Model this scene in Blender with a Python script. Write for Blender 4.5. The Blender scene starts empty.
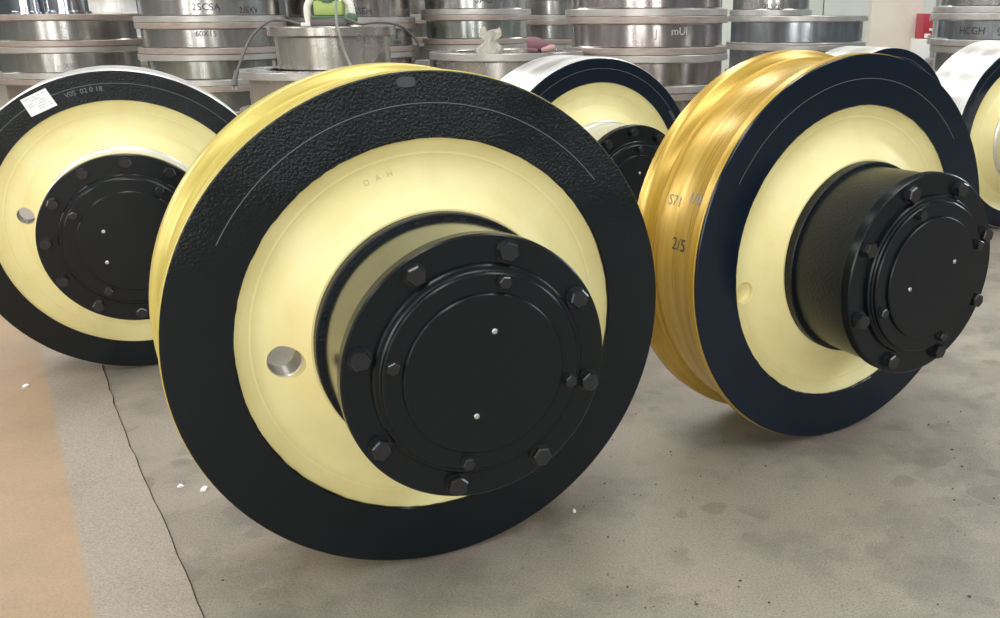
import bpy, bmesh, math, random
from mathutils import Vector, Matrix

scene = bpy.context.scene
COL = scene.collection
PI = math.pi
random.seed(7)

# ------------------------------------------------------------------ camera
F_PX, PITCH, ROLL, CAM_H, CX, CY = 924.3, 0.3300, -0.0050, 0.8749, 106.4, 20.7
cd = bpy.data.cameras.new('camera')
cam = bpy.data.objects.new('camera', cd)
COL.objects.link(cam)
cd.sensor_fit = 'HORIZONTAL'
cd.sensor_width = 36.0
cd.lens = 36.0 * F_PX / 1000.0
cd.shift_x = -CX / 1000.0
cd.shift_y = CY / 1000.0
cd.clip_start = 0.02
cd.clip_end = 200
cam.matrix_world = (Matrix.Translation((0, 0, CAM_H)) @ Matrix.Rotation(PI / 2 - PITCH, 4, 'X')
                    @ Matrix.Rotation(ROLL, 4, 'Z'))
scene.camera = cam

# ------------------------------------------------------------------ world, lights, exposure
w = bpy.data.worlds.new('world')
scene.world = w
w.use_nodes = True
bg = w.node_tree.nodes['Background']
bg.inputs[0].default_value = (0.80, 0.90, 1.0, 1)
bg.inputs[1].default_value = 0.5


def area_light(name, loc, rot, sx, sy, power, col=(1, 1, 1)):
    l = bpy.data.lights.new(name, 'AREA')
    l.shape = 'RECTANGLE'
    l.size, l.size_y, l.energy, l.color = sx, sy, power, col
    o = bpy.data.objects.new(name, l)
    o.location, o.rotation_euler = loc, rot
    COL.objects.link(o)
    return o


# roof skylights of the hall (long strips) and the tall windows of its walls, plus one added side light
for x in (-6.0, -0.5, 4.8):
    area_light('skylight', (x, 4.0, 7.9), (0, 0, 0), 1.3, 24.0, 800, (1.0, 0.99, 0.96))
area_light('side_light', (9.8, -4.5, 5.8), (0, PI / 2, 0), 1.8, 7.0, 480, (0.84, 0.91, 1.0))  # unseen, added high up so the rippled black paint catches glints
for y in (-3.5, 0.0, 3.5, 7.0):
    area_light('side_light', (-9.8, y, 3.8), (0, -PI / 2, 0), 3.0, 1.5, 150, (1.0, 0.98, 0.95))
for y in (6.0, 9.5):
    area_light('side_light', (9.8, y, 3.8), (0, PI / 2, 0), 3.0, 1.5, 150, (0.80, 0.90, 1.0))
for x in (-7.0, -6.0, -3.4, -2.4, -1.4, 2.6, 3.8):
    area_light('gable_window', (x, -8.8, 2.9), (PI / 2, 0, 0), 0.50, 4.8, 105, (1.0, 0.99, 0.96))

vs = scene.view_settings
vs.view_transform = 'Standard'
vs.look = 'None'
vs.gamma = 1
vs.use_curve_mapping = False
vs.exposure = 0.04


# ------------------------------------------------------------------ helpers
def pixel_ray(px, py):
    xr = (px - 500 - CX) / F_PX
    yr = -(py - 309 - CY) / F_PX
    cr, sr = math.cos(ROLL), math.sin(ROLL)
    x, yc = xr * cr - yr * sr, xr * sr + yr * cr
    cp, sp = math.cos(PITCH), math.sin(PITCH)
    return Vector((x, cp + yc * sp, -sp + yc * cp))


def on_ground(px, py, z=0.0):
    r = pixel_ray(px, py)
    return Vector((0, 0, CAM_H)) + r * ((z - CAM_H) / r.z)


def at_depth(px, py, d):
    return Vector((0, 0, CAM_H)) + pixel_ray(px, py) * d


def tag(o, label=None, cat=None, group=None, kind=None):
    if label: o['label'] = label
    if cat: o['category'] = cat
    if group: o['group'] = group
    if kind: o['kind'] = kind
    return o


def empty(name, loc, rz=0.0):
    o = bpy.data.objects.new(name, None)
    o.empty_display_size = 0.1
    o.location = loc
    o.rotation_euler = (0, 0, rz)
    COL.objects.link(o)
    return o


def finish(me, ang=35):
    me.update()
    for p in me.polygons:
        p.use_smooth = True
    me.set_sharp_from_angle(angle=math.radians(ang))
    return me


def mesh_obj(name, me, m, parent=None):
    o = bpy.data.objects.new(name, me)
    if m is not None:
        me.materials.clear()
        me.materials.append(m)
    COL.objects.link(o)
    o.parent = parent
    return o


def bm_mesh(bm, name='part', ang=35):
    bmesh.ops.recalc_face_normals(bm, faces=bm.faces)
    me = bpy.data.meshes.new(name)
    bm.to_mesh(me)
    bm.free()
    return finish(me, ang)


def lathe(profile, seg=96, frame=None, closed=True, ang=30, arc=None):
    """profile: (radius, axial) pairs; revolved about the frame's axis"""
    f = frame or (lambda c, s, r, a: (r * c, r * s, a))
    n = len(profile)
    V, Fc = [], []
    full = arc is None
    a0, a1 = (0, 2 * PI) if full else arc
    cols = seg if full else seg + 1
    for i in range(cols):
        t = a0 + (a1 - a0) * i / seg
        c, s = math.cos(t), math.sin(t)
        for r, a in profile:
            V.append(f(c, s, r, a))
    for i in range(seg):
        j = (i + 1) % cols
        for k in range(n if closed else n - 1):
            l = (k + 1) % n
            Fc.append((i * n + k, j * n + k, j * n + l, i * n + l))
    bm = bmesh.new()
    me = bpy.data.meshes.new('lathe')
    me.from_pydata(V, [], Fc)
    bm.from_mesh(me)
    bpy.data.meshes.remove(me)
    bmesh.ops.remove_doubles(bm, verts=bm.verts, dist=1e-6)
    bmesh.ops.dissolve_degenerate(bm, edges=bm.edges, dist=1e-7)
    return bm_mesh(bm, 'lathe', ang)


def add_box(bm, c, s, rot=None, bevel=0.0):
    r = bmesh.ops.create_cube(bm, size=1.0)
    vv = r['verts']
    bmesh.ops.scale(bm, vec=s, verts=vv)
    if bevel:
        ed = list({e for v in vv for e in v.link_edges})
        rb = bmesh.ops.bevel(bm, geom=ed, offset=bevel, segments=2, profile=0.6, affect='EDGES', clamp_overlap=True)
        vv = list({v for f in rb['faces'] for v in f.verts} | {v for v in vv if v.is_valid})
    if rot is not None:
        bmesh.ops.rotate(bm, cent=(0, 0, 0), matrix=rot, verts=vv)
    bmesh.ops.translate(bm, vec=c, verts=vv)
    return vv


def box_mesh(c, s, bevel=0.0, rot=None):
    bm = bmesh.new()
    add_box(bm, c, s, rot, bevel)
    return bm_mesh(bm)


def tube_mesh(pts, r, seg=10, sub=10):
    """smooth tube along a Catmull-Rom curve"""
    P = [Vector(p) for p in pts]
    P = [P[0] * 2 - P[1]] + P + [P[-1] * 2 - P[-2]]
    path = []
    for i in range(1, len(P) - 2):
        a, b, c, d = P[i - 1:i + 3]
        for k in range(sub):
            t = k / sub
            path.append(0.5 * ((2 * b) + (c - a) * t + (2 * a - 5 * b + 4 * c - d) * t * t + (3 * b - a - 3 * c + d) * t ** 3))
    path.append(P[-2])
    bm = bmesh.new()
    rings = []
    up = Vector((0.31, 0.2, 0.93)).normalized()
    for i, p in enumerate(path):
        tg = (path[min(i + 1, len(path) - 1)] - path[max(i - 1, 0)]).normalized()
        n = up - tg * up.dot(tg)
        if n.length < 1e-3:
            n = Vector((1, 0, 0)) - tg * tg.x
        n.normalize()
        up = n
        b = tg.cross(n)
        rings.append([bm.verts.new(p + (n * math.cos(2 * PI * k / seg) + b * math.sin(2 * PI * k / seg)) * r) for k in range(seg)])
    for a, b in zip(rings, rings[1:]):
        for k in range(seg):
            bm.faces.new((a[k], a[(k + 1) % seg], b[(k + 1) % seg], b[k]))
    bm.faces.new(rings[0])
    bm.faces.new(rings[-1])
    return bm_mesh(bm, 'tube', 60)


def text_mesh(s, size, mapf, extr=0.0):
    """lettering as mesh; mapf turns flat (x, y) into a 3-D point"""
    cu = bpy.data.curves.new('t', 'FONT')
    cu.body = s
    cu.size = size
    cu.align_x = 'CENTER'
    cu.align_y = 'CENTER'
    o = bpy.data.objects.new('t', cu)
    COL.objects.link(o)
    dg = bpy.context.evaluated_depsgraph_get()
    me = bpy.data.meshes.new_from_object(o.evaluated_get(dg))
    bpy.data.objects.remove(o)
    bpy.data.curves.remove(cu)
    for v in me.vertices:
        v.co = mapf(v.co.x, v.co.y)
    me.update()
    me.materials.clear()
    return me


# ------------------------------------------------------------------ materials
def mat(name, base, rough=0.5, metal=0.0, **kw):
    m = bpy.data.materials.new(name)
    m.use_nodes = True
    b = m.node_tree.nodes['Principled BSDF']
    b.inputs['Base Color'].default_value = (*base, 1)
    b.inputs['Roughness'].default_value = rough
    b.inputs['Metallic'].default_value = metal
    for k, v in kw.items():
        b.inputs[k].default_value = v
    return m


class NT:
    def __init__(s, m):
        s.m = m
        s.t = m.node_tree
        s.b = s.t.nodes['Principled BSDF']

    def n(s, typ, **kw):
        x = s.t.nodes.new(typ)
        for k, v in kw.items():
            if k.startswith('i_'):
                key = k[2:].replace('_', ' ')
                x.inputs[key].default_value = v
            else:
                setattr(x, k, v)
        return x

    def l(s, a, b):
        s.t.links.new(a, b)

    def coord(s, scale=(1, 1, 1), loc=(0, 0, 0)):
        c = s.n('ShaderNodeTexCoord')
        mp = s.n('ShaderNodeMapping')
        mp.inputs['Scale'].default_value = scale
        mp.inputs['Location'].default_value = loc
        s.l(c.outputs['Object'], mp.inputs['Vector'])
        return mp.outputs['Vector']

    def noise(s, vec, scale, detail=4, rough=0.55):
        x = s.n('ShaderNodeTexNoise')
        x.inputs['Scale'].default_value = scale
        x.inputs['Detail'].default_value = detail
        x.inputs['Roughness'].default_value = rough
        s.l(vec, x.inputs['Vector'])
        return x.outputs['Fac']

    def ramp(s, fac, stops):
        r = s.n('ShaderNodeValToRGB')
        e = r.color_ramp.elements
        while len(e) < len(stops):
            e.new(0.5)
        for k, (p, c) in zip(e, stops):
            k.position = p
            k.color = (*c, 1) if len(c) == 3 else c
        s.l(fac, r.inputs['Fac'])
        return r.outputs['Color']

    def mix(s, fac, a, b, blend='MIX'):
        x = s.n('ShaderNodeMix', data_type='RGBA', blend_type=blend)
        for sock, v in ((x.inputs[0], fac), (x.inputs[6], a), (x.inputs[7], b)):
            if isinstance(v, (int, float)):
                sock.default_value = v
            elif isinstance(v, tuple):
                sock.default_value = (*v, 1)
            else:
                s.l(v, sock)
        return x.outputs[2]

    def color(s, c):
        s.l(c, s.b.inputs['Base Color'])

    def rough(s, c):
        s.l(c, s.b.inputs['Roughness'])

    def bump(s, h, strength, dist=0.001):
        b = s.n('ShaderNodeBump')
        b.inputs['Strength'].default_value = strength
        b.inputs['Distance'].default_value = dist
        s.l(h, b.inputs['Height'])
        s.l(b.outputs['Normal'], s.b.inputs['Normal'])


def g(v):
    return (v, v, v)


def black_paint(name, rough, bumps, base=(0.010, 0.0125, 0.014), scale=110, spec=0.32):
    m = mat(name, base, rough)
    m.node_tree.nodes['Principled BSDF'].inputs['Specular IOR Level'].default_value = spec
    t = NT(m)
    v = t.coord()
    h = t.noise(v, scale, 3, 0.5)
    t.bump(h, bumps, 0.002)
    return m


M = {}
# thick brushed paint over the rough-cast rim: rippled in places, smooth in others
m = mat('rippled_black_paint', (0.0030, 0.0062, 0.0078), 0.20)
m.node_tree.nodes['Principled BSDF'].inputs['Specular IOR Level'].default_value = 0.34
t = NT(m)
v = t.coord()
sz = t.n('ShaderNodeSeparateXYZ')
t.l(v, sz.inputs[0])
hz = t.ramp(sz.outputs['Z'], [(0.52, g(0.03)), (0.66, g(1.0))])   # the casting was left rough over its upper part
pn = t.ramp(t.noise(v, 4.5, 2, 0.5), [(0.40, g(0.25)), (0.58, g(1.0))])
patch = t.mix(1.0, hz, pn, 'MULTIPLY')
fine = t.noise(v, 230, 3, 0.5)
mul = t.mix(1.0, fine, patch, 'MULTIPLY')
t.bump(mul, 1.0, 0.0036)
M['black_rippled'] = m
M['black_face'] = black_paint('smooth_black_paint', 0.20, 0.04, (0.0035, 0.0085, 0.017))
M['black_hub'] = black_paint('glossy_black_paint', 0.14, 0.08, (0.005, 0.008, 0.010), 60)
M['black_hub_rough'] = black_paint('sandy_black_paint', 0.30, 0.5, (0.006, 0.009, 0.012), 210, 0.45)
M['black_cover'] = black_paint('satin_black_paint', 0.26, 0.06, (0.0035, 0.0062, 0.0078), 90)
M['black_hub'].node_tree.nodes['Principled BSDF'].inputs['Specular IOR Level'].default_value = 0.9
M['collar'] = black_paint('rough_black_paint', 0.35, 0.9, (0.004, 0.006, 0.008), 160)
M['bolt'] = mat('dark_bolt_paint', (0.012, 0.013, 0.015), 0.18)
M['plug'] = mat('bright_plug', (0.6, 0.6, 0.58), 0.3, 0.9)
M['scribe'] = mat('worn_scribe_with_glint', (0.16, 0.17, 0.18), 0.4, 0.3)  # worn grey, made lighter to paint the light caught by scribed edges

m = mat('cream_yellow_primer', (0.80, 0.70, 0.30), 0.42)
t = NT(m)
v = t.coord()
t.color(t.ramp(t.noise(v, 6, 5, 0.6), [(0.30, (0.71, 0.60, 0.265)), (0.52, (0.765, 0.69, 0.335)), (0.72, (0.76, 0.70, 0.385))]))
t.bump(t.noise(v, 120, 3), 0.12, 0.001)
M['yellow'] = m


def tread_mat(name, c0, c1, c2, rough, metal, squash):
    """turned surface: streaks that run round the axis (local Y)"""
    m = mat(name, c1, rough, metal)
    t = NT(m)
    c = t.n('ShaderNodeTexCoord')
    sp = t.n('ShaderNodeSeparateXYZ')
    t.l(c.outputs['Object'], sp.inputs[0])
    cb = t.n('ShaderNodeCombineXYZ')
    t.l(sp.outputs['Y'], cb.inputs['Y'])
    mx = t.n('ShaderNodeMath', operation='MULTIPLY')
    mx.inputs[1].default_value = squash
    t.l(sp.outputs['X'], mx.inputs[0])
    mz = t.n('ShaderNodeMath', operation='MULTIPLY')
    mz.inputs[1].default_value = squash
    t.l(sp.outputs['Z'], mz.inputs[0])
    t.l(mx.outputs[0], cb.inputs['X'])
    t.l(mz.outputs[0], cb.inputs['Z'])
    vec = cb.outputs[0]
    s = t.noise(vec, 90, 5, 0.65)
    t.color(t.ramp(s, [(0.30, c0), (0.50, c1), (0.70, c2)]))
    t.rough(t.ramp(t.noise(vec, 40, 3), [(0.3, g(rough * 0.75)), (0.7, g(min(1, rough * 1.3)))]))
    t.bump(s, 0.04, 0.0004)
    return m


M['gold'] = tread_mat('oiled_golden_tread', (0.40, 0.245, 0.035), (0.48, 0.31, 0.052), (0.57, 0.395, 0.088), 0.30, 0.4, 0.015)
M['lemon'] = tread_mat('lemon_oiled_tread', (0.43, 0.34, 0.07), (0.51, 0.415, 0.10), (0.59, 0.49, 0.15), 0.36, 0.25, 0.015)
M['silver'] = tread_mat('machined_silver_tread', (0.66, 0.66, 0.63), (0.76, 0.76, 0.73), (0.82, 0.82, 0.80), 0.34, 0.75, 0.015)
M['bore'] = mat('bare_bore_steel', (0.62, 0.60, 0.56), 0.35, 0.7)

m = mat('sticker_paper', (0.86, 0.88, 0.90), 0.5)
M['paper'] = m
M['worn'] = mat('scuffed_grey_paint', (0.045, 0.053, 0.055), 0.5)
M['stamp'] = mat('stamped_shadow_yellow', (0.50, 0.44, 0.20), 0.6)
M['ink'] = mat('grey_print', (0.36, 0.36, 0.38), 0.7)
M['marker'] = mat('black_marker', (0.03, 0.03, 0.035), 0.6)
M['scribble'] = mat('pale_chalk', (0.52, 0.49, 0.47), 0.7)


def steel_blank(name, c0, c1, c2, rough, metal=0.85, seed=0.0, grain=(14.0, 14.0, 1.0)):
    """turned steel with stains, tool streaks and painted reflection streaks, axis along local Z"""
    m = mat(name, c1, rough, metal)
    t = NT(m)
    v = t.coord(grain, (seed, seed * 0.7, 0))
    s = t.noise(v, 5, 5, 0.6)  # upright grain on the bodies paints streaks of reflected light
    v2 = t.coord((1, 1, 1), (seed * 1.3, 0, seed))
    st = t.noise(v2, 7, 5, 0.6)
    c = t.ramp(s, [(0.32, c0), (0.5, c1), (0.68, c2)])
    stain = t.ramp(st, [(0.50, g(0.0)), (0.74, g(0.8))])
    c = t.mix(stain, c, tuple(x * y for x, y in zip(c1, (0.74, 0.68, 0.62))))
    t.color(c)
    t.rough(t.ramp(st, [(0.3, g(rough * 0.9)), (0.75, g(min(1, rough * 1.25)))]))
    t.bump(t.noise(t.coord((1, 1, 40.0)), 12, 3), 0.05, 0.001)
    return m


M['blank0'] = steel_blank('turned_grey_steel', (0.36, 0.36, 0.345), (0.40, 0.40, 0.385), (0.46, 0.455, 0.44), 0.21, 0.92, 1.0)
M['blank1'] = steel_blank('greenish_grey_steel', (0.32, 0.36, 0.335), (0.37, 0.40, 0.375), (0.44, 0.455, 0.43), 0.19, 0.92, 4.0)
M['blank2'] = steel_blank('pinkish_grey_steel', (0.38, 0.345, 0.34), (0.44, 0.40, 0.395), (0.50, 0.465, 0.45), 0.19, 0.92, 9.0)
M['blank3'] = steel_blank('bluish_grey_steel', (0.28, 0.31, 0.335), (0.33, 0.36, 0.39), (0.41, 0.43, 0.45), 0.21, 0.92, 13.0)
M['warm'] = steel_blank('warm_matt_steel', (0.36, 0.335, 0.30), (0.41, 0.385, 0.35), (0.46, 0.435, 0.40), 0.25, 0.8, 17.0)
M['rusty'] = steel_blank('rust_tinged_flange', (0.30, 0.24, 0.205), (0.37, 0.31, 0.275), (0.43, 0.38, 0.345), 0.36, 0.5, 21.0, (3, 3, 60))
M['pale_flange'] = steel_blank('pale_grey_flange', (0.38, 0.37, 0.345), (0.45, 0.435, 0.41), (0.52, 0.505, 0.48), 0.32, 0.6, 23.0, (3, 3, 60))
M['silver_blank'] = steel_blank('bright_steel', (0.62, 0.62, 0.60), (0.70, 0.70, 0.68), (0.78, 0.78, 0.76), 0.35, 0.5, 31.0)
M['chrome'] = mat('polished_ring_steel', (0.62, 0.63, 0.68), 0.16, 1.0)


# concrete
def concrete(name, ca, cb_, cc, stain_col, stain_lo, stain_hi, rough=0.55, spots=True, seed=0.0):
    m = mat(name, cb_, rough)
    t = NT(m)
    v = t.coord((1, 1, 1), (seed, seed, 0))
    big = t.noise(v, 1.3, 6, 0.6)
    c = t.ramp(big, [(0.32, ca), (0.5, cb_), (0.68, cc)])
    st = t.noise(v, 3.1, 7, 0.62)
    f = t.ramp(st, [(stain_lo, g(0.0)), (stain_hi, g(1.0))])
    c = t.mix(f, c, stain_col)
    # water-mark spots
    if spots:
        vo = t.n('ShaderNodeTexVoronoi')
        vo.inputs['Scale'].default_value = 9.0
        d = t.n('ShaderNodeVectorMath', operation='ADD')
        nz = t.n('ShaderNodeTexNoise')
        nz.inputs['Scale'].default_value = 12
        t.l(v, nz.inputs['Vector'])
        sc = t.n('ShaderNodeVectorMath', operation='SCALE')
        sc.inputs['Scale'].default_value = 0.12
        t.l(nz.outputs['Color'], sc.inputs[0])
        t.l(v, d.inputs[0])
        t.l(sc.outputs[0], d.inputs[1])
        t.l(d.outputs[0], vo.inputs['Vector'])
        sp = t.ramp(vo.outputs['Distance'], [(0.26, g(1.0)), (0.30, g(0.0))])
        area = t.ramp(t.noise(v, 1.9, 3), [(0.50, g(0.0)), (0.56, g(1.0))])
        k = t.mix(1.0, sp, area, 'MULTIPLY')
        kk = t.mix(1.0, k, g(0.6), 'MULTIPLY')
        c = t.mix(kk, c, tuple(x * 0.62 for x in cb_))
        # old spills with a definite outline
        sp2 = t.ramp(t.noise(v, 2.4, 5, 0.55), [(0.545, g(0.0)), (0.560, g(0.30)), (0.60, g(0.22)), (0.64, g(0.36))])
        c = t.mix(sp2, c, tuple(x * 0.55 for x in cb_))
    grain = t.noise(v, 260, 3, 0.7)
    c = t.mix(0.75, c, t.ramp(grain, [(0.30, g(0.28)), (0.52, g(0.5)), (0.75, g(0.72))]), 'OVERLAY')
    speck = t.ramp(t.noise(v, 75, 2, 0.5), [(0.69, g(0.0)), (0.74, g(0.5))])
    c = t.mix(speck, c, tuple(x * 0.45 for x in cb_))
    t.color(c)
    t.rough(t.ramp(big, [(0.3, g(rough * 0.8)), (0.7, g(rough * 1.2))]))
    t.bump(grain, 0.15, 0.001)
    return m


M['floor'] = concrete('grey_concrete', (0.225, 0.199, 0.163), (0.262, 0.231, 0.188), (0.305, 0.269, 0.219), (0.155, 0.140, 0.118), 0.50, 0.68)
m = concrete('worn_floor_paint', (0.265, 0.228, 0.186), (0.297, 0.257, 0.211), (0.33, 0.288, 0.238), (0.225, 0.19, 0.15), 0.52, 0.75, 0.6, False, 5.0)
t = NT(m)
prev = t.b.inputs['Base Color'].links[0].from_socket
v = t.coord()
och = t.ramp(t.noise(v, 2.3, 6, 0.62), [(0.30, (0.27, 0.20, 0.128)), (0.5, (0.345, 0.24, 0.142)), (0.70, (0.375, 0.27, 0.17))])
och = t.mix(0.5, och, t.ramp(t.noise(v, 260, 3, 0.7), [(0.30, g(0.30)), (0.52, g(0.5)), (0.75, g(0.70))]), 'OVERLAY')
# worn edge of the ochre paint: a straight border, slightly ragged
sx = t.n('ShaderNodeSeparateXYZ')
t.l(v, sx.inputs[0])
nn = Vector((-1.089, -0.701)).normalized()
p1 = t.n('ShaderNodeMath', operation='MULTIPLY_ADD')
p1.inputs[1].default_value = nn.x
p1.inputs[2].default_value = -(nn.x * -1.488 + nn.y * 2.289) + 0.5
t.l(sx.outputs['X'], p1.inputs[0])
p2 = t.n('ShaderNodeMath', operation='MULTIPLY_ADD')
p2.inputs[1].default_value = nn.y
t.l(sx.outputs['Y'], p2.inputs[0])
t.l(p1.outputs[0], p2.inputs[2])
nz = t.noise(v, 40, 5, 0.7)
p3 = t.n('ShaderNodeMath', operation='MULTIPLY_ADD')
p3.inputs[1].default_value = 0.03
t.l(nz, p3.inputs[0])
t.l(p2.outputs[0], p3.inputs[2])
fac = t.ramp(p3.outputs[0], [(0.510, g(0.0)), (0.522, g(0.92))])
t.color(t.mix(fac, prev, och))
M['strip'] = m
M['joint'] = mat('dirt_in_joint', (0.10, 0.075, 0.05), 0.9)
M['wall'] = mat('pale_grey_green_wall', (0.60, 0.63, 0.58), 0.7)
m = mat('cream_column_paint', (0.66, 0.61, 0.52), 0.7)
t = NT(m)
t.color(t.ramp(t.noise(t.coord(), 2.5, 5), [(0.35, (0.60, 0.55, 0.46)), (0.6, (0.68, 0.63, 0.54))]))
M['column'] = m
M['hall'] = mat('hall_wall_grey', (0.12, 0.14, 0.15), 0.8)
M['roof'] = mat('hall_roof_grey', (0.12, 0.12, 0.12), 0.8)
M['red'] = mat('red_enamel', (0.40, 0.03, 0.055), 0.4)
M['white'] = mat('white_enamel', (0.78, 0.78, 0.75), 0.45)
M['green'] = mat('lime_green_casting', (0.34, 0.44, 0.12), 0.42)
M['dark_green'] = mat('dark_green_paint', (0.06, 0.12, 0.05), 0.4)
M['grey_plastic'] = mat('pale_plastic', (0.72, 0.72, 0.66), 0.45)
M['dark_base'] = mat('dark_steel_base', (0.10, 0.09, 0.09), 0.4, 0.5)
M['cable'] = mat('grey_cable_rubber', (0.10, 0.10, 0.095), 0.5)
M['cable_pale'] = mat('pale_cable_rubber', (0.20, 0.21, 0.18), 0.5)
m = mat('clear_bag_film', (0.70, 0.66, 0.58), 0.25)
m.node_tree.nodes['Principled BSDF'].inputs['Transmission Weight'].default_value = 0.6
M['bag'] = m
M['glove'] = mat('plum_cloth', (0.17, 0.085, 0.10), 0.9)
M['glove_cuff'] = mat('dusty_pink_cloth', (0.42, 0.26, 0.25), 0.9)
M['scrap'] = mat('white_flake', (0.80, 0.80, 0.77), 0.7)
M['grit'] = mat('dark_grit', (0.05, 0.045, 0.04), 0.7)

# ------------------------------------------------------------------ the hall
# kerb line between main floor and strip, and strip / ochre border (found on the ground)
edge_main = [(-2.55, 4.60), (-1.78, 3.00), (-1.309, 2.25), (-1.113, 1.934), (-0.891, 1.604), (-0.704, 1.329), (-0.618, 1.199), (-0.10, 0.30), (1.0, -1.60), (5.4, -9.0)]


def resample(poly, step, jitter):
    out = []
    for a, b in zip(poly, poly[1:]):
        a, b = Vector((*a, 0)), Vector((*b, 0))
        k = max(1, int((b - a).length / step)) if a.y < 3.2 and b.y > 0.2 else 1
        n = (b - a).normalized().cross(Vector((0, 0, 1)))
        for i in range(k):
            q = a.lerp(b, i / k)
            out.append(q + (n * random.uniform(-jitter, jitter) if 0 < len(out) else Vector()))
    out.append(Vector((*poly[-1], 0)))
    return out


E1 = resample(edge_main, 0.05, 0.0025)


def slab(name, outline, top, m, bottom=-0.12):
    bm = bmesh.new()
    a = [bm.verts.new((p.x, p.y, top)) for p in outline]
    b = [bm.verts.new((p.x, p.y, bottom)) for p in outline]
    n = len(a)
    bm.faces.new(a)
    bm.faces.new(b[::-1])
    for i in range(n):
        bm.faces.new((a[i], b[i], b[(i + 1) % n], a[(i + 1) % n]))
    bmesh.ops.triangulate(bm, faces=[f for f in bm.faces if len(f.verts) > 4])
    o = mesh_obj(name, bm_mesh(bm, name, 20), m)
    return tag(o, kind='structure')


V3 = lambda x, y: Vector((x, y, 0))
slab('floor', E1 + [V3(10, -9), V3(10, 20), V3(-2.55, 20)], 0.0, M['floor'])
gap = [p + Vector((-0.0022, -0.001, 0)) for p in E1]
slab('trim_1', [V3(-10, 4.6), V3(-10, -9)] + gap[::-1], 0.003, M['strip'])
slab('trim_2', [V3(-10, 4.604), V3(-2.554, 4.604), V3(-2.554, 20), V3(-10, 20)], 0.0, M['strip'])
slab('trim_3', [p for p in E1] + [p + Vector((-0.003, -0.0015, 0)) for p in E1][::-1], -0.003, M['joint'], -0.05)


def wall(name, c, s, m):
    return tag(mesh_obj(name, box_mesh(c, s), m), kind='structure')


wall('wall_left', (-10.1, 5.5, 4.0), (0.2, 29, 8.0), M['hall'])
wall('wall_right', (10.1, 5.5, 4.0), (0.2, 29, 8.0), M['hall'])
wall('wall_back', (0, 20.1, 4.0), (20, 0.2, 8.0), M['hall'])
wall('wall_front', (0, -9.1, 4.0), (20, 0.2, 8.0), M['hall'])
wall('ceiling', (0, 5.5, 8.1), (20.4, 29.4, 0.2), M['roof'])

# ------------------------------------------------------------------ crane wheels
U = 0.4  # reference radius in metres


def hexbolt(af, h, washer):
    """hexagon head with chamfered crown and a washer; axis along local -Y"""
    bm = bmesh.new()
    rr = af / math.sqrt(3)

    def ring(r, y, n, ph=0):
        return [bm.verts.new((r * math.cos(2 * PI * k / n + ph), -y, r * math.sin(2 * PI * k / n + ph))) for k in range(n)]
    wt = af * 0.10
    a, b = ring(washer, 0, 24), ring(washer, wt, 24)
    for k in range(24):
        bm.faces.new((a[k], a[(k + 1) % 24], b[(k + 1) % 24], b[k]))
    bm.faces.new(b)
    bm.faces.new(a[::-1])
    h0, h1, h2 = ring(rr, wt, 6), ring(rr, wt + h * 0.82, 6), ring(rr * 0.84, wt + h, 6)
    for p, q in ((h0, h1), (h1, h2)):
        for k in range(6):
            bm.faces.new((p[k], p[(k + 1) % 6], q[(k + 1) % 6], q[k]))
    bm.faces.new(h2)
    bm.faces.new(h0[::-1])
    return bm_mesh(bm, 'hex_bolt', 20)


BOLT_BIG = hexbolt(0.0260, 0.0125, 0.0165)
BOLT_SMALL = hexbolt(0.0170, 0.0085, 0.0105)
BOLT_MID = hexbolt(0.0235, 0.0095, 0.0145)


def place_bolts(me, n, start, r, off, R, parent, spin=0.3):
    for k in range(n):
        a = math.radians(start) + 2 * PI * k / n
        o = mesh_obj('bolt', me, M['bolt'], parent)
        o.location = (r * U * math.cos(a), -off * U, r * U * math.sin(a) + R)
        o.rotation_euler = (0, spin + k * 0.37 + random.uniform(-.1, .1), 0)


def face_point(R, off):
    """flat lettering placed on a wheel face: (radius, angle) -> local point"""
    return lambda r, a: Vector((r * U * math.cos(a), -off * U, r * U * math.sin(a) + R))


def face_text(s, size, rad, deg, off, R, m, parent, name):
    """lettering that follows the arc of the face at radius rad, centred at angle deg"""
    fp = face_point(R, off)
    me = text_mesh(s, size, lambda x, y: fp(rad + y / U, math.radians(deg) - x / (rad * U)))
    return mesh_obj(name, me, m, parent)


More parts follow.
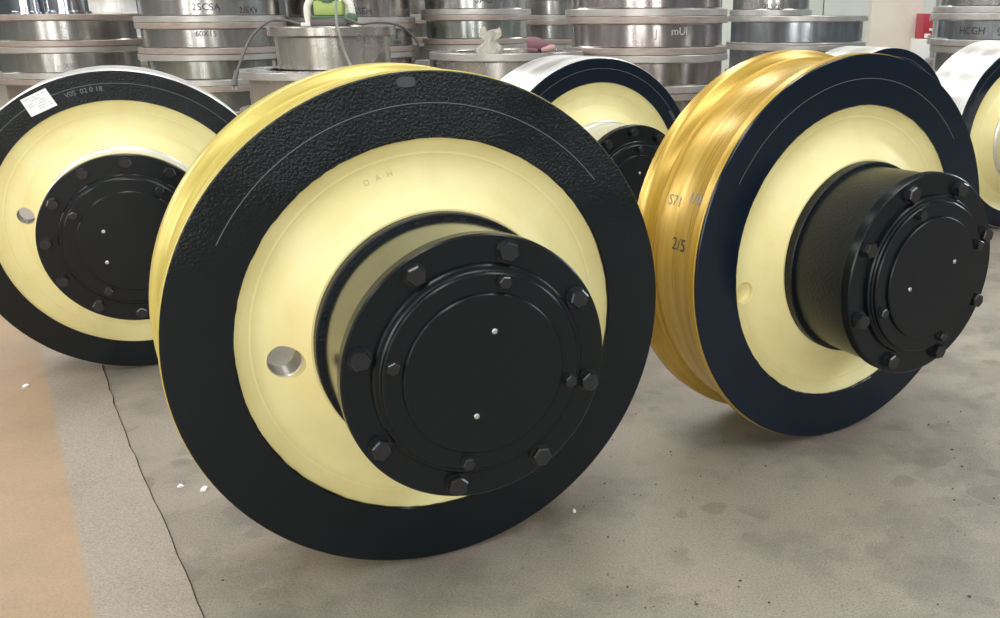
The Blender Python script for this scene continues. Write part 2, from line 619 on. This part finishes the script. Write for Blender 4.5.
def crane_wheel(name, label, kind, x, y, yaw, nbig, big0, small0, hole, face_m, group, dots, w_ax=None, rsc=1.0, lemon=False, blind=False):
    A = kind == 'flanged'
    Rn = (1.0 if A else 0.9427) * rsc
    R = Rn * U
    r_in = 0.7553 if A else 0.7637 * rsc
    w_ = w_ax or (0.562 if A else 0.533)
    dc, rc, rb, db = (0.462, 0.4874, 0.4889, 0.0727) if A else (0.430, 0.4957, 0.4958, 0.0583)
    root = empty(name, (x, y, 0), yaw)
    tag(root, label, 'wheel', group)
    fr = lambda c, s, r, a: (r * U * c, -a * U, r * U * s + R)
    L = lambda prof, seg=128, **k: lathe(prof, seg, fr, **k)
    tr_m = (M['lemon'] if lemon else M['gold']) if A else M['silver']
    # rim with tread
    if A:
        prof = [(r_in + .004, -.013), (Rn - .012, -.013), (Rn, -.020), (Rn, -.060), (Rn - .008, -.066), (Rn - .046, -.078), (Rn - .052, -.086),
                (Rn - .052, -.392), (Rn - .050, -.398), (Rn - .038, -.402), (Rn - .032, -.409), (Rn - .034, -.418), (Rn - .046, -.426), (Rn - .042, -.436), (Rn - .010, -.475), (Rn - .004, -.482), (Rn, -.494),
                (Rn, -w_ + .010), (Rn - .010, -w_), (r_in + .004, -w_)]
    else:
        prof = [(r_in + .004, -.013), (Rn - .006, -.013), (Rn, -.020), (Rn, -w_ + .015), (Rn - .015, -w_), (r_in + .004, -w_)]
    rim = mesh_obj('rim', L(prof, 160, ang=40), tr_m, root)
    # painted black front face of the rim
    fo = Rn - (.004 if A else .008)
    face = mesh_obj('rim_face', L([(r_in, -.0125), (r_in, -.003), (r_in + .004, 0), (fo - .004, 0), (fo, -.004), (fo, -.0125)], 160), face_m, root)
    rs = (0.882 if A else 0.863 * rsc)
    mesh_obj('scribed_line', L([(rs - .0013, .0006), (rs + .0013, .0006)], 90, closed=False, arc=(math.radians(38), math.radians(150))), M['scribe'], face)
    if A:
        rnd = random.Random(3)
        for v_ in face.data.vertices:
            rr_ = math.hypot(v_.co.x, v_.co.z - R)
            if rr_ < (r_in + .006) * U:
                k_ = 1 + rnd.uniform(-.0022, .0022)
                v_.co.x *= k_
                v_.co.z = R + (v_.co.z - R) * k_
    mesh_obj('rear_face', L([(r_in, -w_ - .006), (r_in, -w_), (Rn - .02, -w_), (Rn - .02, -w_ - .006)], 96), M['black_cover'], root)
    # dished web
    k = r_in
    web = [(k + .003, -.013), (k - .008, -.022), (.706, -.048), (.699, -.0505), (.694, -.0503), (.688, -.0540), (.66, -.058), (.60, -.045), (.53, .010), (.505, .030), (.497, .036),
           (.40, .036), (.40, -.30), (.50, -.22), (.56, -.18), (.66, -.175), (k - .01, -.20), (k + .003, -.23)]
    hr, ha, hd = hole
    off = 0.058 if not A else 0.0
    web = [(r, a + (off * 0.2 if r < .6 and a > -.1 else 0)) for r, a in web]
    me = L(web, 160, ang=28)
    tmp = mesh_obj('tmp', me, None)
    hc = Vector((hr * U * math.cos(math.radians(ha)), 0, hr * U * math.sin(math.radians(ha)) + R))
    cut = lathe([(1e-5, .12), (hd * U, .12), (hd * U, -.2), (1e-5, -.2)], 40, lambda c, s, r, a: (hc.x + r * c, -a, hc.z + r * s))
    co = mesh_obj('tmp2', cut, None)
    bo = tmp.modifiers.new('b', 'BOOLEAN')
    bo.object = co
    bo.operation = 'DIFFERENCE'
    bo.solver = 'EXACT'
    dg = bpy.context.evaluated_depsgraph_get()
    cutme = bpy.data.meshes.new_from_object(tmp.evaluated_get(dg))
    bpy.data.objects.remove(tmp)
    bpy.data.objects.remove(co)
    finish(cutme, 28)
    disc = mesh_obj('disc', cutme, M['yellow'], root)
    bore = lathe([(hd * U * 1.01, .052 * -U), (hd * U * .95, .056 * -U), (hd * U * .95, .170 * -U), (hd * U * 1.01, .172 * -U)], 40,
                 lambda c, s, r, a: (hc.x + r * c, -a, hc.z + r * s))
    if blind:
        bore = lathe([(1e-5, -.090 * U), (hd * U * .45, -.092 * U), (hd * U * .70, -.088 * U), (hd * U * .95, -.070 * U), (hd * U * .95, -.056 * U), (hd * U * 1.01, -.052 * U),
                      (hd * U * 1.01, -.11 * U), (1e-5, -.11 * U)], 40, lambda c, s, r, a: (hc.x + r * c, -a, hc.z + r * s))
    mesh_obj('hole_bore', bore, M['yellow'] if blind else M['bore'], disc)
    # bearing housing
    mesh_obj('collar', L([(.42, .02), (rb, .02), (rb, db + .004), (rb - .005, db + .010), (.42, db + .010)], 128), M['collar'] if A else M['silver'], root)
    hm = (M['black_hub'] if lemon else M['black_hub_rough']) if A else M['silver']
    bar = rc - (.014 if A else .008)
    mesh_obj('bearing_housing', L([(.30, db), (bar - .006, db), (bar - .006, db + .04), (bar, dc - .10), (bar + .004, dc - .052), (.30, dc - .052)], 128), hm, root)
    fl = mesh_obj('housing_flange', L([(.25, dc - .055), (rc - .006, dc - .055), (rc, dc - .049), (rc, dc - .006), (rc - .006, dc), (.25, dc)], 128), M['black_cover'], root)
    place_bolts(BOLT_BIG if A else BOLT_MID, nbig, big0, .433 if A else .446, dc, R, fl)
    cv = mesh_obj('end_cover', L([(.20, dc - .01), (.386, dc - .01), (.386, dc + .016), (.380, dc + .022), (.368, dc + .022), (.362, dc + .026), (.362, dc + .040), (.357, dc + .045), (.20, dc + .045)], 128),
                  M['black_cover'], root)
    place_bolts(BOLT_SMALL, 4, small0, .333, dc + .045, R, cv)
    cp = mesh_obj('center_plate', L([(1e-5, dc + .02), (.293, dc + .02), (.293, dc + .055), (.288, dc + .060), (1e-5, dc + .060)], 96), M['black_cover'], root)
    for dr, da in dots:
        p = lathe([(1e-5, 0), (.0042, 0), (.0042, .0012), (.003, .0022), (1e-5, .0022)], 16,
                  lambda c, s, r, a: (dr * U * math.cos(math.radians(da)) + r * c, -(dc + .060) * U - a, dr * U * math.sin(math.radians(da)) + R + r * s))
        mesh_obj('plug', p, M['plug'], cp)
    # rear hub (same casting, other side)
    mesh_obj('rear_hub', L([(1e-5, -.20), (.42, -.20), (.42, -w_ - .04), (.40, -w_ - .06), (1e-5, -w_ - .06)], 64), M['black_cover'], root)
    return root, R, dc, rim, face, disc


GA = 'wheels with golden flanged treads and black hubs'
GB = 'wheels with bare silver treads'
w1 = crane_wheel('crane_wheel', 'crane wheel with rippled black rim face, clear through-hole and squat eight-bolt black hub',
                 'flanged', -0.2638, 1.3778, 0.4862, 8, 74.5, 75.5, (.582, -177, .064), M['black_rippled'], GA, [(.160, 77), (.152, -107)], lemon=True)
w3 = crane_wheel('crane_wheel', 'crane wheel with wide golden tread, smooth black rim face and long eight-bolt black hub',
                 'flanged', 0.5060, 1.8512, 0.5482, 8, 65.5, 111, (.672, -170.5, .056), M['black_face'], GA, [(.150, 25), (.160, -170)], blind=True)
w2 = crane_wheel('crane_wheel', 'crane wheel with white paper sticker on its black rim and a twelve-bolt black hub cover',
                 'plain', -1.1829, 2.2797, 0.4484, 12, 86.8, 58, (.579, 169.3, .050), M['black_rippled'], GB, [(.165, 153), (.19, -146)])
w4 = crane_wheel('crane_wheel', 'crane wheel with silver tread and bolted black hub standing between the two golden-treaded wheels',
                 'plain', -0.0176, 2.7952, 0.6224, 12, 92, 88, (.579, 200, .050), M['black_face'], GB, [(.165, 90), (.165, -90)])
w6 = crane_wheel('crane_wheel', 'crane wheel with silver tread almost hidden behind the long-hubbed wheel',
                 'plain', 1.0315, 3.4567, 0.5725, 12, 80, 60, (.579, 200, .050), M['black_face'], GB, [(.165, 90), (.165, -90)])
w5 = crane_wheel('crane_wheel', 'crane wheel with broad bright silver tread standing before the stack marked HCGH',
                 'plain', 1.7309, 3.8712, 0.4550, 12, 80, 60, (.60, 30, .050), M['black_face'], GB, [(.165, 90), (.165, -90)], 0.623, 1.0066)

# stamped letters, pen marks and the paper sticker
fpd = lambda r, a: Vector((r * U * math.cos(a), -(-.0568 + (.66 - r) * .2167) * U, r * U * math.sin(a) + w1[1]))
mesh_obj('stamped_letters', text_mesh('D   A   H', .012, lambda x, y: fpd(.640 + y / U, math.radians(106) - x / (.64 * U))), M['stamp'], w1[5])
face_text('V0S  02 0 18', .016, .835, 100, .0008, w2[1], M['scribe'], w2[4], 'stamped_letters')
face_text('A090018', .016, .850, 33, .0008, w4[1], M['scribe'], w4[4], 'stamped_letters')


wpb = bmesh.new()
pc = face_point(w1[1], .0010)(.960, math.radians(93.6))
wpb.faces.new([wpb.verts.new(pc + Vector((.014 * (abs(math.cos(a)) ** .7) * (1 if math.cos(a) > 0 else -1), 0, .0075 * (abs(math.sin(a)) ** .7) * (1 if math.sin(a) > 0 else -1)))) for a in [2 * PI * k / 20 for k in range(20)]])
wp = bm_mesh(wpb)
mesh_obj('worn_patch', wp, M['worn'], w1[4])


def tread_text(s, size, axial, deg, wheel, m, rad):
    R = wheel[1]
    def f(px, py):
        a = math.radians(deg) + py / (rad * U)
        return Vector((rad * U * math.cos(a), -(axial * U) - px, rad * U * math.sin(a) + R))
    o = mesh_obj('pen_marking', text_mesh(s, size, lambda px, py: f(px, -py)), m, wheel[3])
    return o


tread_text('2/5', .034, -.22, 172, w3, M['marker'], .9495)
tread_text('S71', .030, -.32, 160, w3, M['scribe'], .9495)
tread_text('1/08', .030, -.16, 158, w3, M['scribe'], .9495)

R2 = w2[1]
fp = face_point(R2, .0)


def sticker():
    pts = [(.917, 121.2), (.912, 111.7), (.803, 111.3), (.813, 122.3)]
    q = [fp(r, math.radians(a)) for r, a in pts]
    bm = bmesh.new()
    n = Vector((0, -1, 0))
    top = [bm.verts.new(p + n * .0012) for p in q]
    bot = [bm.verts.new(p + n * .0002) for p in q]
    bm.faces.new(top)
    bm.faces.new(bot[::-1])
    for i in range(4):
        bm.faces.new((top[i], bot[i], bot[(i + 1) % 4], top[(i + 1) % 4]))
    o = mesh_obj('paper_sticker', bm_mesh(bm), M['paper'], w2[0])
    o['label'] = 'white printed paper sticker'
    bm = bmesh.new()
    rows = [(.14, [(.08, .30), (.36, .52), (.58, .70), (.78, .90)]), (.28, [(.30, .66)]), (.42, [(.12, .30), (.42, .50), (.55, .80)]),
            (.54, [(.12, .40), (.46, .78)]), (.68, [(.40, .70), (.76, .92)]), (.80, [(.40, .62), (.68, .74), (.80, .92)])]
    for vv_, segs in rows:
        for u0, u1 in segs:
            u = u0
            while u < u1:
                e = min(u + random.uniform(.02, .05), u1)
                quad = []
                for uu, tt in ((u, vv_ - .018), (e, vv_ - .018), (e, vv_ + .018), (u, vv_ + .018)):
                    a = q[0].lerp(q[1], uu)
                    b = q[3].lerp(q[2], uu)
                    quad.append(bm.verts.new(a.lerp(b, tt) + n * .0016))
                bm.faces.new(quad)
                u = e + .012
    pr = mesh_obj('print', bm_mesh(bm), M['ink'], o)


sticker()

# ------------------------------------------------------------------ stacks of machined wheel blanks
BLANKS = {}


def blank_mesh(D, h, ft, fb, inset, wall_t):
    """hollow turned wheel blank: body with a flange on top and / or bottom"""
    key = (D, round(h, 4), ft, fb, inset, wall_t)
    if key in BLANKS:
        return BLANKS[key]
    R = D / 2
    b = R - inset
    e = .0025
    ri = R - wall_t
    z0, z1 = .0005, h - .0005
    p = [(ri, z0)]
    if fb:
        p += [(R - e, z0), (R, z0 + e), (R, z0 + fb - e), (R - e, z0 + fb), (b + .006, z0 + fb), (b, z0 + fb + .006)]
    else:
        p += [(b - e, z0), (b, z0 + e)]
    if ft:
        p += [(b, z1 - ft - .006), (b + .006, z1 - ft), (R - e, z1 - ft), (R, z1 - ft + e), (R, z1 - e), (R - e, z1)]
    else:
        p += [(b, z1 - e), (b - e, z1)]
    p += [(ri, z1), (ri - .004, z1 - .004), (ri - .004, z0 + .004)]
    # split bodies: index of body faces for flange / body colouring
    me = lathe(p, 96, ang=35)
    BLANKS[key] = me
    return me


def stack(px, depth, D, levels, spec, mats, label, fl=('rusty', 'pale_flange'), group='stacks of machined steel wheel blanks', jit=.006):
    """levels: z of the joints from the floor up; every blank its own thing"""
    c = at_depth(px, 50, depth)
    out = []
    n = len(levels) - 1
    for i in range(n):
        h = levels[i + 1] - levels[i]
        sp = spec[i] if isinstance(spec, list) else spec
        Di = sp.get('D', D)
        me = blank_mesh(Di, h, sp.get('ft', .032), sp.get('fb', .032), sp.get('inset', .028), sp.get('wall', .11)).copy()
        mm = mats[i % len(mats)]
        o = mesh_obj('wheel_blank', me, M[mm])
        me.materials.append(M[fl[i % len(fl)]])
        rb_lim = Di / 2 - sp.get('inset', .028) + .004
        for p_ in me.polygons:
            if math.hypot(p_.center.x, p_.center.y) > rb_lim:
                p_.material_index = 1
        dx, dy = (random.uniform(-jit, jit), random.uniform(-jit, jit)) if i else (0, 0)
        o.location = (c.x + dx + sp.get('dx', 0), c.y + dy + sp.get('dy', 0), levels[i])
        o.rotation_euler = (0, 0, random.uniform(0, 6.28))
        lb = label(i, n) if callable(label) else label
        tag(o, lb, 'wheel blank', group)
        out.append((o, Di / 2 - sp.get('inset', .028), h))
    return c, out


ORD = ['first', 'second', 'third', 'fourth', 'fifth', 'sixth', 'seventh']


def lab(where, what='grey steel wheel blank'):
    return lambda i, n: '%s, %s up in the stack %s' % (what, ORD[i], where)


def lv(top, n, extra=()):
    L = [top * k / n for k in range(n + 1)]
    for e in extra:
        L.append(L[-1] + e)
    return L


def marking(blk, s, size, px_dir, z, m='marker'):
    """handwriting wrapped round a blank, facing world direction px_dir (radians)"""
    o, r, h = blk
    a0 = px_dir - o.rotation_euler.z
    rr = r + .0012
    me = text_mesh(s, size, lambda x, y: Vector((rr * math.cos(a0 + x / rr), rr * math.sin(a0 + x / rr), z + y)))
    return mesh_obj('handwriting', me, M[m], o)


def facing(c, dx=0.0):
    return math.atan2(-c.y, -c.x) + dx


cA, A_ = stack(71, 5.60, .80, lv(.885, 5), dict(), ['blank0', 'blank0', 'blank2', 'blank0', 'blank0'], lab('under polished rings'))
cB, B_ = stack(215, 5.28, .80, [0, .17, .34, .511, .675, .839, 1.01, 1.18], [dict(), dict(), dict(), dict(inset=.045), dict(), dict(), dict()],
               ['blank1', 'blank1', 'blank1', 'blank1', 'blank0', 'blank0', 'blank1'], lab('marked 60X15'))
cC, C_ = stack(323, 4.11, .745, lv(.648, 4), dict(fb=0, inset=.045, wall=.125), ['warm'], lab('under the green machine', 'broad warm-grey wheel blank'))
cD, D_ = stack(352, 5.75, .80, lv(.825, 5, (.17, .17)), dict(), ['blank0', 'blank2'], lab('marked SSEH'))
cE, E_ = stack(479, 6.00, .70, lv(.870, 5, (.17,)), dict(), ['blank1', 'blank0'], lab('behind the plastic bag'))
cE2, E2_ = stack(552, 7.03, .70, lv(.83, 5, (.17,)), dict(), ['blank0'], lab('far beyond the plum glove'))
cF, F_ = stack(647, 4.62, .80, lv(.860, 5, (.172,)), [dict(), dict(), dict(), dict(), dict(), dict()], ['blank2', 'blank0', 'blank2', 'blank2', 'blank2', 'blank2'],
               lab('with chalk scribbles'))
cG, G_ = stack(507, 4.22, .70, lv(.715, 4), dict(fb=0, inset=.03, wall=.09), ['warm'], lab('under the plastic bag', 'hollow warm-grey wheel blank'))
cH, H_ = stack(794, 6.07, .90, lv(.853, 5, (.17,)), [dict(fb=.012), dict(fb=.012), dict(fb=.012), dict(fb=.012), dict(fb=.012), dict(D=.53, ft=0, fb=.036, dx=-.16, inset=.02)], ['blank3', 'blank3', 'blank3', 'blank3', 'blank3', 'blank0'],
               lab('before pale wall panels', 'bluish grey wheel blank'), fl=('pale_flange',))
cI, I_ = stack(1010, 4.93, .82, [0, .178, .357, .535, .705, .866, 1.03], dict(), ['blank3', 'blank0'], lab('marked HCGH'), fl=('pale_flange',))
cJ, J_ = stack(128, 7.3, .75, lv(.86, 5, (.17,)), dict(), ['silver_blank'], lab('behind the polished rings'))
cK, K_ = stack(424, 7.5, .72, lv(.84, 5, (.17,)), dict(), ['blank0'], lab('far behind the looping cable'))
cL, L_ = stack(968, 7.0, .60, lv(.84, 5, (.17,)), dict(), ['blank3'], lab('nearest the red box'))

# small blank on the broad ones
smallc = mesh_obj('wheel_blank', blank_mesh(.555, .178, .038, 0, .030, .10), M['warm'])
smallc.location = (cC.x + .035, cC.y + .05, .648)
tag(smallc, 'small warm-grey wheel blank directly under the green machine', 'wheel blank', 'stacks of machined steel wheel blanks')

# polished rings on the left-hand stack
for i, (px, D, h, zt) in enumerate([(28, .20, .09, .885), (68, .25, .10, .885)]):
    c = at_depth(px, 10, 5.50 + .02 * i)
    me = lathe([(D / 2 - .03, .0005), (D / 2, .0005), (D / 2, .014), (D / 2 - .012, .018), (D / 2 - .012, h), (D / 2 - .03, h)], 64)
    o = mesh_obj('steel_ring', me, M['chrome'])
    o.location = (c.x, c.y, .885)
    tag(o, ['polished steel ring on the stack, next to the open edge', 'larger polished steel ring on the stack, flared at its foot'][i], 'ring', 'polished rings on the stack')

# handwriting on blanks
marking(D_[5], 'SSEH', .052, facing(cD, .22), .066)
marking(D_[4], 'MAITO\n&\nCAN', .032, facing(cD, .80), .085)
marking(B_[4], '60X15', .040, facing(cB, -.10), .105)
marking(B_[5], '25CSA', .050, facing(cB, -.05), .075)
marking(B_[5], '2/6XV', .045, facing(cB, .55), .060)
marking(H_[5], '2L5@', .045, facing(cH, .05), .055)
marking(I_[4], 'HCGH', .050, facing(cI, -.52), .075)
marking(I_[4], '9', .055, facing(cI, -.15), .070)
marking(E_[5], 'SAG', .060, facing(cE, .15), .085)
marking(F_[4], 'J', .050, facing(cF, .12), .095, 'scribble')
marking(F_[4], 'mUl', .050, facing(cF, .42), .105, 'scribble')
marking(F_[4], 'L', .050, facing(cF, -.15), .080, 'scribble')
marking(A_[3], 'XH', .040, facing(cA, -.05), .070, 'scribe')

# ------------------------------------------------------------------ green machine with cables
mc = Vector((smallc.location.x, smallc.location.y, .648 + .178))
TH = .012
mroot = empty('magnetic_machine', (mc.x + .040, mc.y - .15, mc.z), 0.05)
mroot.scale = (1.2, 1.2, 1.2)
tag(mroot, 'small lime green machine with pale side brackets and dark base on the small wheel blank', 'machine')
mesh_obj('base', box_mesh((0, 0, .0135), (.130, .075, .025), .004), M['dark_base'], mroot)
mesh_obj('base_plate', box_mesh((0, 0, .032), (.125, .070, .010), .003), M['dark_green'], mroot)
bm = bmesh.new()
add_box(bm, (0, 0, .062), (.105, .062, .052), None, .014)
mesh_obj('body', bm_mesh(bm), M['green'], mroot)
mesh_obj('neck', lathe([(1e-5, .080), (.034, .080), (.034, .098), (1e-5, .098)], 32), M['dark_green'], mroot)
mesh_obj('motor', lathe([(1e-5, .097), (.040, .097), (.046, .105), (.046, .19), (.040, .20), (.028, .215), (1e-5, .215)], 40), M['green'], mroot)
for s in (-1, 1):
    pts = [(s * .074, -.006, .006), (s * .078, -.006, .040), (s * .074, -.006, .072), (s * .055, -.006, .100), (s * .047, -.006, .125)]
    mesh_obj('bracket', tube_mesh(pts, .013, 10, 6), M['grey_plastic'], mroot)
mesh_obj('bracket_foot', box_mesh((-.078, -.006, .0075), (.045, .05, .013), .004), M['grey_plastic'], mroot)
mesh_obj('switch_knob', lathe([(1e-5, 0), (.018, 0), (.020, .004), (.020, .022), (.014, .028), (1e-5, .028)], 24, lambda c, s, r, a: (.080 + r * c, -.012 - a, .026 + r * s)), M['dark_green'], mroot)

mz = mc.z
P = lambda px, py, d: at_depth(px, py, d)
dm = 3.93
# cable to the plug on the left
cab1 = [P(300, 24, 3.99), P(284, 20, 3.98), P(268, 22, 3.96), P(252, 36, 3.92), P(243, 55, 3.88), P(237, 72, 3.86)]
cable1 = empty('power_cable', cab1[-1])
tag(cable1, 'grey power cable arching from the green machine down to a hanging plug', 'cable')


def child_world(name, me, m, parent):
    o = mesh_obj(name, me, m, parent)
    o.matrix_parent_inverse = Matrix.Translation(-Vector(parent.location))
    return o


child_world('cord', tube_mesh(cab1, .0052, 8, 8), M['cable'], cable1)
pl = [P(237, 71, 3.86), P(235.5, 77, 3.855), P(234.5, 83, 3.85)]
child_world('plug', tube_mesh(pl, .010, 10, 4), M['cable'], cable1)
child_world('plug_collar', tube_mesh([P(234.5, 80, 3.851), P(234, 86, 3.848)], .013, 10, 3), M['cable'], cable1)
pin0 = P(234, 85.5, 3.848)
for s in (-.007, .007):
    child_world('pin', tube_mesh([pin0 + Vector((s, 0, .004)), pin0 + Vector((s, 0, -.018))], .0028, 8, 2), M['plug'], cable1)

cab2 = [P(336, -2, 3.84), P(336, 10, 3.82), P(337, 25, 3.80), P(340, 36, 3.79), P(344, 50, 3.80), P(349, 62, 3.79), P(351, 66, 3.78)]
tag(mesh_obj('power_cable', tube_mesh(cab2, .0055, 8, 8), M['cable_pale']), 'pale cable hanging down over the front of the small wheel blank', 'cable')
cab3 = [P(344, 18, 3.90), P(352, 21, 3.90), P(361, 24, 3.91), P(374, 22.5, 3.94), P(389, 23, 4.02), P(402, 27, 4.10), P(412, 35, 4.16), P(418, 44, 4.20), P(417, 55, 4.24), P(413, 63, 4.27)]
tag(mesh_obj('power_cable', tube_mesh(cab3, .0055, 8, 8), M['cable']), 'dark cable looping from the green machine towards the SSEH stack', 'cable')

# ------------------------------------------------------------------ bag and glove on the hollow blank
gz = .715
gd = at_depth(491, 47, 4.02)


def bag_mesh():
    bm = bmesh.new()
    seg, rows = 36, 14
    rings = []
    for j in range(rows):
        t_ = j / (rows - 1)
        wx = .046 * (1 - .32 * t_) + .012 * math.sin(t_ * 9)
        wy = .030 * (1 - .6 * t_)
        ring = []
        for k in range(seg):
            a = 2 * PI * k / seg
            n = 1 + .10 * math.sin(5 * a + 4 * t_) + .07 * math.sin(9 * a - 7 * t_)
            ring.append(bm.verts.new((wx * n * math.cos(a) + .016 * t_, wy * n * math.sin(a), .092 * t_ + (.012 * math.sin(3 * a) + .008 * math.cos(2 * a)) * t_)))
        rings.append(ring)
    for a, b in zip(rings, rings[1:]):
        for k in range(seg):
            bm.faces.new((a[k], a[(k + 1) % seg], b[(k + 1) % seg], b[k]))
    bm.faces.new(rings[0][::-1])
    bm.faces.new(rings[-1])
    return bm_mesh(bm, 'bag', 25)


# stands on the flange that carries it
ang = math.atan2(gd.y - cG.y, gd.x - cG.x)
bg_ = mesh_obj('plastic_bag', bag_mesh(), M['bag'])
bg_.location = (gd.x, cG.y - math.sqrt(max(0, .305 ** 2 - (gd.x - cG.x) ** 2)), gz)
tag(bg_, 'crumpled translucent plastic bag standing on the hollow wheel blank', 'bag')


def glove_mesh(pts, rad):
    bm = bmesh.new()
    rings = []
    n = len(pts)
    for i, (p, r) in enumerate(zip(pts, rad)):
        tg = (Vector(pts[min(i + 1, n - 1)]) - Vector(pts[max(i - 1, 0)])).normalized()
        s = tg.cross(Vector((0, 0, 1))).normalized()
        u = s.cross(tg)
        rings.append([bm.verts.new(Vector(p) + s * r[0] * math.cos(2 * PI * k / 14) + u * r[1] * math.sin(2 * PI * k / 14) * (1 + .12 * math.sin(3 * k + i))) for k in range(14)])
    for a, b in zip(rings, rings[1:]):
        for k in range(14):
            bm.faces.new((a[k], a[(k + 1) % 14], b[(k + 1) % 14], b[k]))
    bm.faces.new(rings[0][::-1])
    bm.faces.new(rings[-1])
    return bm_mesh(bm, 'cloth', 70)


gp = at_depth(541, 51, 4.05)
gy = cG.y - math.sqrt(max(0, .305 ** 2 - (gp.x - cG.x) ** 2))
gl = empty('work_glove', (gp.x, gy, gz))
tag(gl, 'plum work glove with dusty pink cuff lying on the hollow wheel blank', 'glove')
mesh_obj('palm', glove_mesh([(-.052, .01, .030), (-.040, .008, .034), (-.015, .004, .032), (.015, 0, .026), (.035, -.004, .020)],
                            [(.014, .020), (.028, .032), (.032, .030), (.028, .024), (.016, .014)]), M['glove'], gl)
mesh_obj('cuff', glove_mesh([(.008, -.022, .011), (.030, -.018, .015), (.052, -.012, .019), (.064, -.008, .021)], [(.008, .010), (.014, .0125), (.017, .014), (.014, .012)]), M['glove_cuff'], gl)
mesh_obj('thumb', glove_mesh([(-.050, -.010, .012), (-.030, -.020, .012), (-.006, -.026, .009)], [(.008, .009), (.012, .011), (.008, .008)]), M['glove'], gl)

# ------------------------------------------------------------------ right-hand wall, column, red box
pw = at_depth(870, 30, 8.6)
wy = pw.y + .4
px0, px1 = at_depth(690, 30, 8.9).x, at_depth(1120, 30, 8.9).x
pr = empty('wall_panel', (px0, wy, 0))
tag(pr, kind='structure')
pr.name = 'wall_partition'
xs = [px0, at_depth(822, 5, 8.95).x, at_depth(868, 5, 8.95).x, at_depth(960, 5, 8.95).x, px1]
for a, b in zip(xs, xs[1:]):
    o = mesh_obj('panel', box_mesh(((a + b) / 2 - px0, 0, 1.6), (b - a - .012, .06, 3.2), .006), M['wall'], pr)
xa, xb = at_depth(870, 30, 8.0).x, at_depth(921, 30, 8.0).x
yc = at_depth(895, 30, 8.0).y
wall('wall_column', ((xa + xb) / 2, yc + .06, 2.0), (xb - xa, .12, 4.0), M['column'])
xc, xd = at_depth(922.5, 30, 7.8).x, at_depth(940, 30, 7.8).x
yr = at_depth(930, 30, 7.8).y
z1 = at_depth(930, 13.5, 7.8).z
z0 = at_depth(930, 39, 7.8).z
rb_ = empty('fire_box', ((xc + xd) / 2, yr + .1, z0))
tag(rb_, 'small red enamel box on a white plinth beside the cream column', 'box')
mesh_obj('body', box_mesh((0, 0, (z1 - z0) / 2), (xd - xc, .2, z1 - z0), .01), M['red'], rb_)
mesh_obj('handle', box_mesh((.01, -.108, .075), (.06, .016, .02), .004), M['white'], rb_)
mesh_obj('corner_tag', box_mesh((-.03, -.103, .025), (.05, .004, .035), .001), M['white'], rb_)
pl_ = mesh_obj('plinth', box_mesh(((xc + xd) / 2, yr + .1, z0 / 2 - .0005), (xd - xc + .05, .26, z0 - .001), .008), M['white'])
tag(pl_, 'white plinth under the red box beside the cream column', 'plinth')

# ------------------------------------------------------------------ litter on the floor
def flake(px, py, s, label, z=0.0):
    c = on_ground(px, py)
    bm = bmesh.new()
    n = 9
    top, bot = [], []
    for k in range(n):
        a = 2 * PI * k / n
        r = s * random.uniform(.35, 1.0)
        zz = random.uniform(.002, .006)
        top.append(bm.verts.new((r * math.cos(a), r * math.sin(a) * 1.3, zz)))
        bot.append(bm.verts.new((r * math.cos(a), r * math.sin(a) * 1.3, .0005)))
    bm.faces.new(top)
    bm.faces.new(bot[::-1])
    for k in range(n):
        bm.faces.new((top[k], bot[k], bot[(k + 1) % n], top[(k + 1) % n]))
    bmesh.ops.triangulate(bm, faces=[f for f in bm.faces if len(f.verts) > 4])
    o = mesh_obj('paint_flake', bm_mesh(bm), M['scrap'])
    o.location = (c.x, c.y, z)
    return tag(o, label, 'flake', 'white flakes on the floor')


flake(180, 487, .0085, 'white flake on the grey concrete, the one next to the pale strip edge')
flake(204, 490, .0085, 'white flake on the grey concrete, the one next to the large front wheel')
flake(25, 388, .010, 'white flake lying on the ochre floor below the stickered wheel', .002)
flake(574, 512, .005, 'tiny white chip on the concrete by the foot of the large wheel')

bm = bmesh.new()
for i in range(150):
    if i < 40:
        x, y = random.uniform(200, 990), random.uniform(470, 615)
    else:
        x, y = random.uniform(560, 1000), random.uniform(400, 612)
    c = on_ground(x, y)
    if abs((Vector((c.x, c.y)) - Vector((-.26, 1.38))).length) < .22 or abs((Vector((c.x, c.y)) - Vector((.5, 1.9))).length) < .22:
        continue
    s = random.choice([.0008, .0010, .0012, .0016, .0022])
    r = bmesh.ops.create_icosphere(bm, subdivisions=1, radius=s)
    bmesh.ops.scale(bm, vec=(random.uniform(.7, 1.6), random.uniform(.7, 1.6), .6), verts=r['verts'])
    bmesh.ops.translate(bm, vec=(c.x, c.y, s * .55), verts=r['verts'])
gr = mesh_obj('grit', bm_mesh(bm), M['grit'])
tag(gr, 'dark grit and metal crumbs scattered over the concrete floor', 'grit', kind='stuff')
